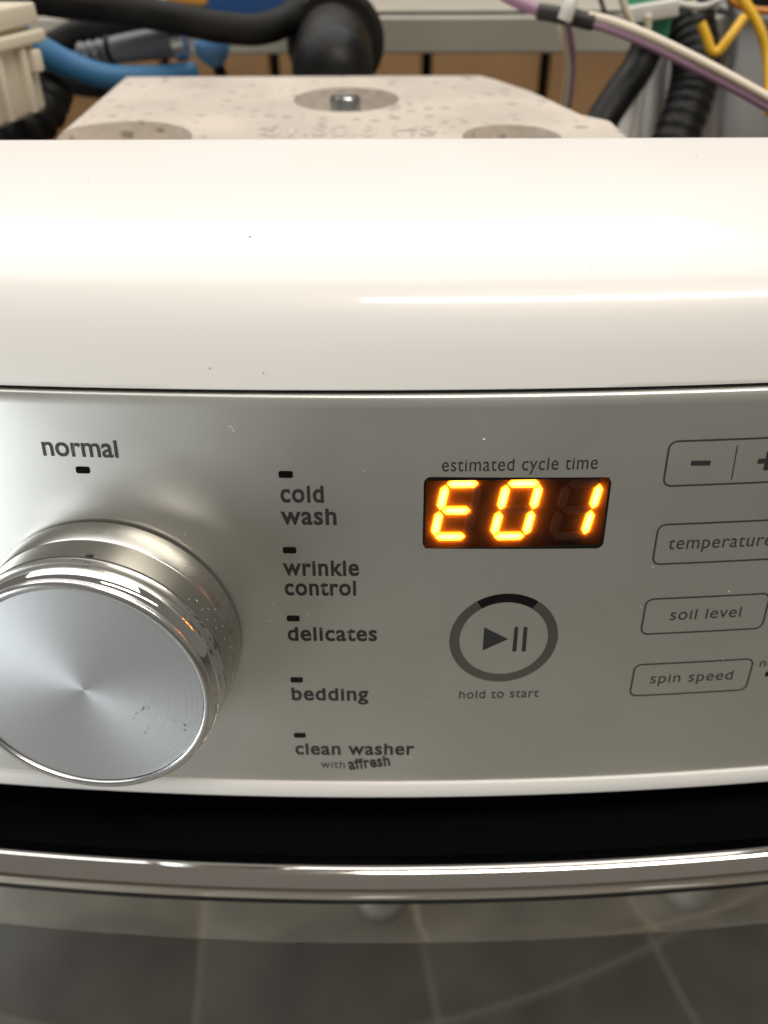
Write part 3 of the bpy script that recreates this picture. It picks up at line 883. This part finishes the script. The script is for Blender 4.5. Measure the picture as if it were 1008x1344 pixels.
for l in (0.004, 0.044): hbox('clip', l, l + 0.007, -0.003, 0.003, zt - 0.022, zt - 0.013, M['ivory'], 0.0012)

tag(link('black_bellows', tube_me('black_bellows', [(-0.2028, 0.2500, 0.9597), (-0.1792, 0.2550, 0.9708), (-0.1686, 0.2650, 0.9791), (-0.1662, 0.2800, 0.9875)], 0.0105, 18, 14, radf=ribbed(6, .07)), M['rubber']), 'ribbed black bellows under the ivory housing', 'hose')
tag(link('dark_pipe', tube_me('dark_pipe', [(-0.2029, 0.3800, 0.9809), (-0.1830, 0.3800, 0.9776), (-0.1581, 0.3800, 0.9750)], 0.0095, 16, 6), M['rubberdull']), 'short dark pipe below the blue hose', 'pipe')

# right side
cab = thing('twin_cable', 'cream and mauve twin cable sweeping down to the right edge', 'cable', (0.1180, 0.2400, 1.0107))
Pw = [(0.0921, 0.2500, 1.0213), (0.1014, 0.2480, 1.0197), (0.1172, 0.2400, 1.0149), (0.1360, 0.2300, 1.0075), (0.1508, 0.2200, 1.0011), (0.1743, 0.2050, 0.9902)]
Pp = [(0.0925, 0.2500, 1.0184), (0.1019, 0.2480, 1.0164), (0.1179, 0.2400, 1.0113), (0.1368, 0.2300, 1.0036), (0.1517, 0.2200, 0.9973), (0.1754, 0.2050, 0.9863)]
link('cream_wire', tube_me('cream_wire', Pw, 0.00185, 12, 8), M['wirewhite'], cab)
link('mauve_wire', tube_me('mauve_wire', Pp, 0.0019, 12, 8), M['wirepurple'], cab)
link('tape_sleeve', tube_me('tape_sleeve', [(0.0702, 0.2550, 1.0227), (0.0765, 0.2530, 1.0220), (0.0828, 0.2510, 1.0209)], 0.0034, 14, 5), M['tape'], cab)
link('tape_sleeve', tube_me('tape_sleeve', [(0.0855, 0.2510, 1.0209), (0.0904, 0.2510, 1.0197), (0.0951, 0.2500, 1.0189)], 0.0036, 14, 5), M['tape'], cab)
link('mauve_wire', tube_me('mauve_wire', [(0.0473, 0.2600, 1.0332), (0.0578, 0.2580, 1.0275), (0.0709, 0.2550, 1.0227)], 0.0026, 12, 6), M['wirepurple'], cab)
tie = link('zip_tie', tube_me('zip_tie', [(0.0839, 0.2500, 1.0320), (0.0823, 0.2460, 1.0254), (0.0809, 0.2460, 1.0202)], 0.0033, 10, 5, flat=.8), M['milk'], cab)
tie["label"] = 'white plastic tie round the taped cable'
hw = thing('hanging_wires', 'cream and mauve wires hanging below the taped cable', 'wires', (0.0901, 0.2700, 0.9843))
link('cream_wire', tube_me('cream_wire', [(0.0805, 0.2550, 1.0200), (0.0838, 0.2600, 1.0116), (0.0893, 0.2700, 0.9993), (0.0921, 0.2800, 0.9791)], 0.0015, 10, 8), M['wirewhite'], hw)
link('mauve_wire', tube_me('mauve_wire', [(0.0841, 0.2570, 1.0192), (0.0877, 0.2620, 1.0114), (0.0923, 0.2720, 0.9990), (0.0949, 0.2820, 0.9787)], 0.0015, 10, 8), M['wirepurple'], hw)

tag(link('black_conduit', tube_me('black_conduit', [(0.1395, 0.3100, 1.0094), (0.1333, 0.3050, 0.9934), (0.1226, 0.2950, 0.9818), (0.1108, 0.2850, 0.9666)], 0.0085, 18, 8), M['rubber']), 'smooth black conduit slanting behind the twin cable', 'conduit')
tag(link('corrugated_black_hose', tube_me('corrugated_black_hose', [(0.1533, 0.3200, 1.0286), (0.1569, 0.3100, 1.0144), (0.1591, 0.2950, 0.9974), (0.1564, 0.2850, 0.9815), (0.1465, 0.2700, 0.9575)], lambda t: 0.0118 - .0005 * t, 24, 18, radf=ribbed(4, .035)), M['rubber']), 'wide black hose dropping behind the twin cable', 'hose')
tub = thing('plastic_duct', 'milky white fluted plastic duct between the two black hoses', 'duct', (0.1491, 0.3200, 0.9543))
link('duct_body', tube_me('duct_body', [(0.1583, 0.3500, 0.9978), (0.1545, 0.3450, 0.9794), (0.1532, 0.3300, 0.9460)], lambda t: 0.013 + 0.008 * t, 22, 8), M['milk'], tub)
for q in (-1, 0, 1): link('flute', tube_me('flute', [Vector(p) + Vector((q * w_, 0, 0)) for p, w_ in (((0.1508, 0.3300, 0.9994), .007), ((0.1466, 0.3200, 0.9813), .010), ((0.1426, 0.3000, 0.9527), .013))], 0.0042, 10, 6), M['milk'], tub)
tag(link('black_motor_housing', box_me('black_motor_housing', (0.1999, 0.4200, 1.0119), (0.085, 0.05, 0.034), None, 0.004), M['rubberdull']), 'black housing at the top right corner behind the yellow wires', 'housing')
pl = thing('grey_bracket', 'grey sheet metal bracket at the right edge', 'bracket', (0.2092, 0.3400, 0.9478))
A_, B_ = Vector((0.2049, 0.4200, 0.9895)), Vector((0.2118, 0.2900, 1.0046))
dv = Vector((B_.x - A_.x, B_.y - A_.y, 0)).normalized(); nv = Vector((-dv.y, dv.x, 0))
def plate(name, l0, l1, d0, d1, z0, z1, m):
    vs = [Vector((A_.x, A_.y, 0)) + dv * l + nv * d + Vector((0, 0, z)) for l in (l0, l1) for d in (d0, d1) for z in (z0, z1)]
    link(name, sharp(bevel(pymesh(name, vs, [(0, 1, 3, 2), (4, 6, 7, 5), (0, 4, 5, 1), (2, 3, 7, 6), (0, 2, 6, 4), (1, 5, 7, 3)]), .0008), 40), m, pl)
plate('plate', 0, .22, 0, .002, .85, 1.012, M['greyplate'])
plate('plate_edge', -.004, .002, -.006, .004, .85, 1.0, M['darksteel'])
plate('plate_flange', 0, .22, -.008, .002, 1.012, 1.015, M['greyplate'])
tag(link('yellow_wire', tube_me('yellow_wire', [(0.1481, 0.2650, 1.0170), (0.1512, 0.2630, 1.0117), (0.1543, 0.2610, 1.0060), (0.1575, 0.2610, 1.0060), (0.1616, 0.2620, 1.0112), (0.1667, 0.2650, 1.0176), (0.1677, 0.2660, 1.0193)], 0.0022, 12, 8), M['yellow']), 'yellow wire bent into a sharp V near the twin cable', 'wire')
tag(link('yellow_wire', tube_me('yellow_wire', [(0.1615, 0.2800, 1.0341), (0.1704, 0.2750, 1.0241), (0.1785, 0.2700, 1.0134), (0.1832, 0.2650, 1.0013), (0.1838, 0.2500, 0.9807)], lambda t: 0.0026 - .0006 * t, 12, 8), M['yellow']), 'yellow wire arching down along the right edge', 'wire')
cn = thing('wire_connector', 'white wire connector with green plugs at the top right', 'connector', (0.1321, 0.2900, 1.0147))
link('connector_body', box_me('connector_body', (0.1305, 0.2900, 1.0195), (0.026, 0.008, 0.0075), Matrix.Rotation(radians(-8), 3, 'Y'), 0.001), M['milk'], cn)
link('green_plug', box_me('green_plug', (0.1279, 0.2950, 1.0242), (0.016, 0.006, 0.006), None, 0.001), M['green'], cn)
link('green_plug', box_me('green_plug', (0.1329, 0.2960, 1.0128), (0.020, 0.006, 0.010), None, 0.001), M['green'], cn)
link('lead', tube_me('lead', [(0.1122, 0.2850, 1.0309), (0.1167, 0.2850, 1.0216), (0.1235, 0.2880, 1.0117)], 0.0018, 10, 5), M['wirewhite'], cn)
link('lead', tube_me('lead', [(0.1286, 0.2850, 1.0184), (0.1300, 0.2860, 1.0103)], 0.0017, 10, 5), M['wirewhite'], cn)
tag(link('thin_black_wire', tube_me('thin_black_wire', [(0.1090, 0.3200, 1.0287), (0.1134, 0.3200, 1.0204), (0.1169, 0.3200, 1.0153), (0.1244, 0.3200, 1.0132)], 0.0012, 8, 6), M['tape']), 'thin black wire hanging above the taped cable', 'wire')
for nm, lab, pts, rr, mk in (
    ('green_wire', 'thin green wire beside the white connector', [(0.1396, 0.3100, 1.0293), (0.1432, 0.3080, 1.0196), (0.1473, 0.3060, 1.0118), (0.1502, 0.3100, 0.9990)], .0014, 'green'),
    ('white_wire', 'thin white wire crossing to the yellow wires', [(0.1328, 0.2950, 1.0277), (0.1435, 0.2900, 1.0230), (0.1560, 0.2880, 1.0218), (0.1684, 0.2900, 1.0267)], .0015, 'milk'),
    ('orange_wire', 'orange wire at the top right corner', [(0.1636, 0.3000, 1.0298), (0.1728, 0.2980, 1.0229), (0.1815, 0.2960, 1.0198), (0.1926, 0.2900, 1.0190)], .0017, 'orangewire'),
    ('grey_wire', 'grey wire looping beside the grey bracket', [(0.1771, 0.3200, 1.0252), (0.1843, 0.3200, 1.0117), (0.1870, 0.3200, 0.9959), (0.1861, 0.3200, 0.9793), (0.1866, 0.3100, 0.9543)], .0019, 'greyconn')):
    tag(link(nm, tube_me(nm, pts, rr, 10, 8), M[mk]), lab, 'wire')
tag(link('cream_lead', tube_me('cream_lead', [(0.1506, 0.3000, 1.0298), (0.1540, 0.3000, 1.0209), (0.1584, 0.3020, 1.0155)], 0.0022, 8, 6), M['wirewhite']), 'short cream lead beside the yellow wires', 'wire')

# ------------------------------------------------------------------ white shoes standing on the floor before the machine
def shoe(x, y, label, rz):
    s_ = thing('shoe', label, 'shoe', (x, y, 0.005), 'white shoes on the floor')
    s_.rotation_euler = (0, 0, rz)
    def foot(name, zs, m):
        n = 40; vs, fs = [], []
        for q, (z, gx, gy) in enumerate(zs):
            for k in range(n):
                a = 2 * pi * k / n
                c_, d_ = cos(a), sin(a)
                w = 0.056 * (1 - 0.16 * (d_ < 0) * abs(d_)) * gx
                vs.append((math.copysign(abs(c_) ** 0.85, c_) * w, -0.135 + 0.138 * d_ * gy, z + (0.045 * max(0, -d_ + 0.1) if q >= 3 else 0)))
        for q in range(len(zs) - 1):
            for k in range(n): fs.append((q * n + k, q * n + (k + 1) % n, (q + 1) * n + (k + 1) % n, (q + 1) * n + k))
        fs.append(tuple(range(n))); fs.append(tuple(range((len(zs) - 1) * n, len(zs) * n)))
        o = link(name, pymesh(name, vs, fs), m, s_); o.location = (0, 0, 0)
    foot('sole', [(0.0, .98, .99), (0.004, 1.0, 1.0), (0.024, 1.01, 1.005)], M['sole'])
    foot('upper', [(0.0241, .97, .975), (0.035, .96, .965), (0.044, .90, .92), (0.052, .80, .86), (0.060, .62, .78), (0.064, .40, .70)], M['shoe'])
shoe(-0.010, -0.505, 'white shoe seen mirrored in the door band at centre', radians(4))
shoe(0.495, -0.452, 'white shoe seen mirrored in the door band at right', radians(-8))

# ------------------------------------------------------------------ lint and dirt lying on the panel, console and dial
def flakes(name, label, spots, m):
    vs, fs = [], []
    for P, n, size, aspect in spots:
        n = n.normalized(); u = n.orthogonal().normalized(); v = n.cross(u)
        a0 = random.uniform(0, pi); k = 7; b = len(vs)
        for q in range(k):
            a = 2 * pi * q / k; rr = size * random.uniform(0.6, 1.1)
            c, d = rr * cos(a), rr * sin(a) * aspect
            vs.append(P + n * 0.00012 + u * (c * cos(a0) - d * sin(a0)) + v * (c * sin(a0) + d * cos(a0)))
        vs.append(P + n * 0.00032)
        fs += [(b + q, b + (q + 1) % k, b + k) for q in range(k)]
    o = link(name, pymesh(name, vs, fs), m); o["kind"] = "stuff"; o["label"] = label
lint = []
for x, t, z_, a_ in [(25.0, 11.5, .55, .6), (-38, 8.2, .9, .12), (-37.3, 9.2, .8, .12), (73, 49.8, .22, .9), (8, 118, .2, 1), (-5, 20, .35, .2), (39, 35, .12, 1), (-32, 66, .22, 1), (13, 64, .18, .6)]:
    lint.append((S(x * mm, t * mm), NRM(x * mm, t * mm), z_ * mm, a_))
for _ in range(42):
    x, t = random.uniform(-105, 105), random.uniform(6, 124)
    lint.append((S(x * mm, t * mm), NRM(x * mm, t * mm), random.uniform(.06, .2) * mm, random.uniform(.25, 1)))
for _ in range(10):
    a_ = random.uniform(0.1, 1.5); h = random.uniform(1.5, 9)
    lint.append((KM @ Vector((35.5 * mm * cos(a_), 35.5 * mm * sin(a_), h * mm)), (KM.to_3x3() @ Vector((cos(a_), sin(a_), 0))), random.uniform(.05, .11) * mm, .7))
flakes('lint', 'pale lint and dust on the silver panel', lint, M['dust'])
M['dirt'] = mat('grey_brown_dirt', (0.36, 0.33, 0.30), 0.8)
dirt = []
kc = KM.to_3x3() @ Vector((0, 0, 1))
for x, y_, z_, a_ in [(14.5, -5.5, .75, .4), (16, -5.0, .3, .6), (12.6, -7.2, .35, .8), (11.8, -9.0, .3, .8), (25, -10.4, .55, .7), (24.8, -12, .35, .8), (15.2, -12.0, .25, .7), (14, -13.5, .3, .7), (22.5, -9, .2, 1), (17.2, -3.5, .2, 1)]:
    dirt.append((KM @ Vector((x * mm, y_ * mm, 26.2 * mm)), kc, z_ * mm, a_))
for a_, h, z_ in [(0.62, 14, .6), (0.55, 15, .4), (0.50, 12.5, .5), (0.44, 10, .45), (0.40, 13, .35), (0.36, 14.5, .4), (0.30, 11, .35), (0.22, 12.8, .4), (0.1, 10.8, .4), (0.05, 13.5, .3), (0.68, 16, .3), (0.47, 15.8, .3), (0.33, 8.0, .35)]:
    dirt.append((KM @ Vector((35.05 * mm * cos(a_), 35.05 * mm * sin(a_), h * mm)), (KM.to_3x3() @ Vector((cos(a_), sin(a_), 0))), z_ * mm, .6))
def on_console(x, s_):
    i = min(range(len(sec) - 1), key=lambda q: abs(sec[q][2] - s_))
    (y0, z0, _), (y1, z1, _) = sec[i], sec[i + 1]
    w = max(0.0, 1 - s_ / 0.075)
    return Vector((x, y0 + KT * w * (x - XC) ** 2, z0)), Vector((0, -(z1 - z0), y1 - y0))
for x, s_, z_ in [(-0.033, 0.041, .35), (-0.042, 0.0053, .3), (-0.029, 0.0045, .25), (0.09, 0.088, .3), (0.02, 0.063, .2), (-0.08, 0.071, .25), (0.05, 0.03, .2)]:
    P_, n_ = on_console(x, s_); dirt.append((P_, n_, z_ * mm, .8))
flakes('dirt', 'small dark dirt flecks on the dial and the white console', dirt, M['dirt'])
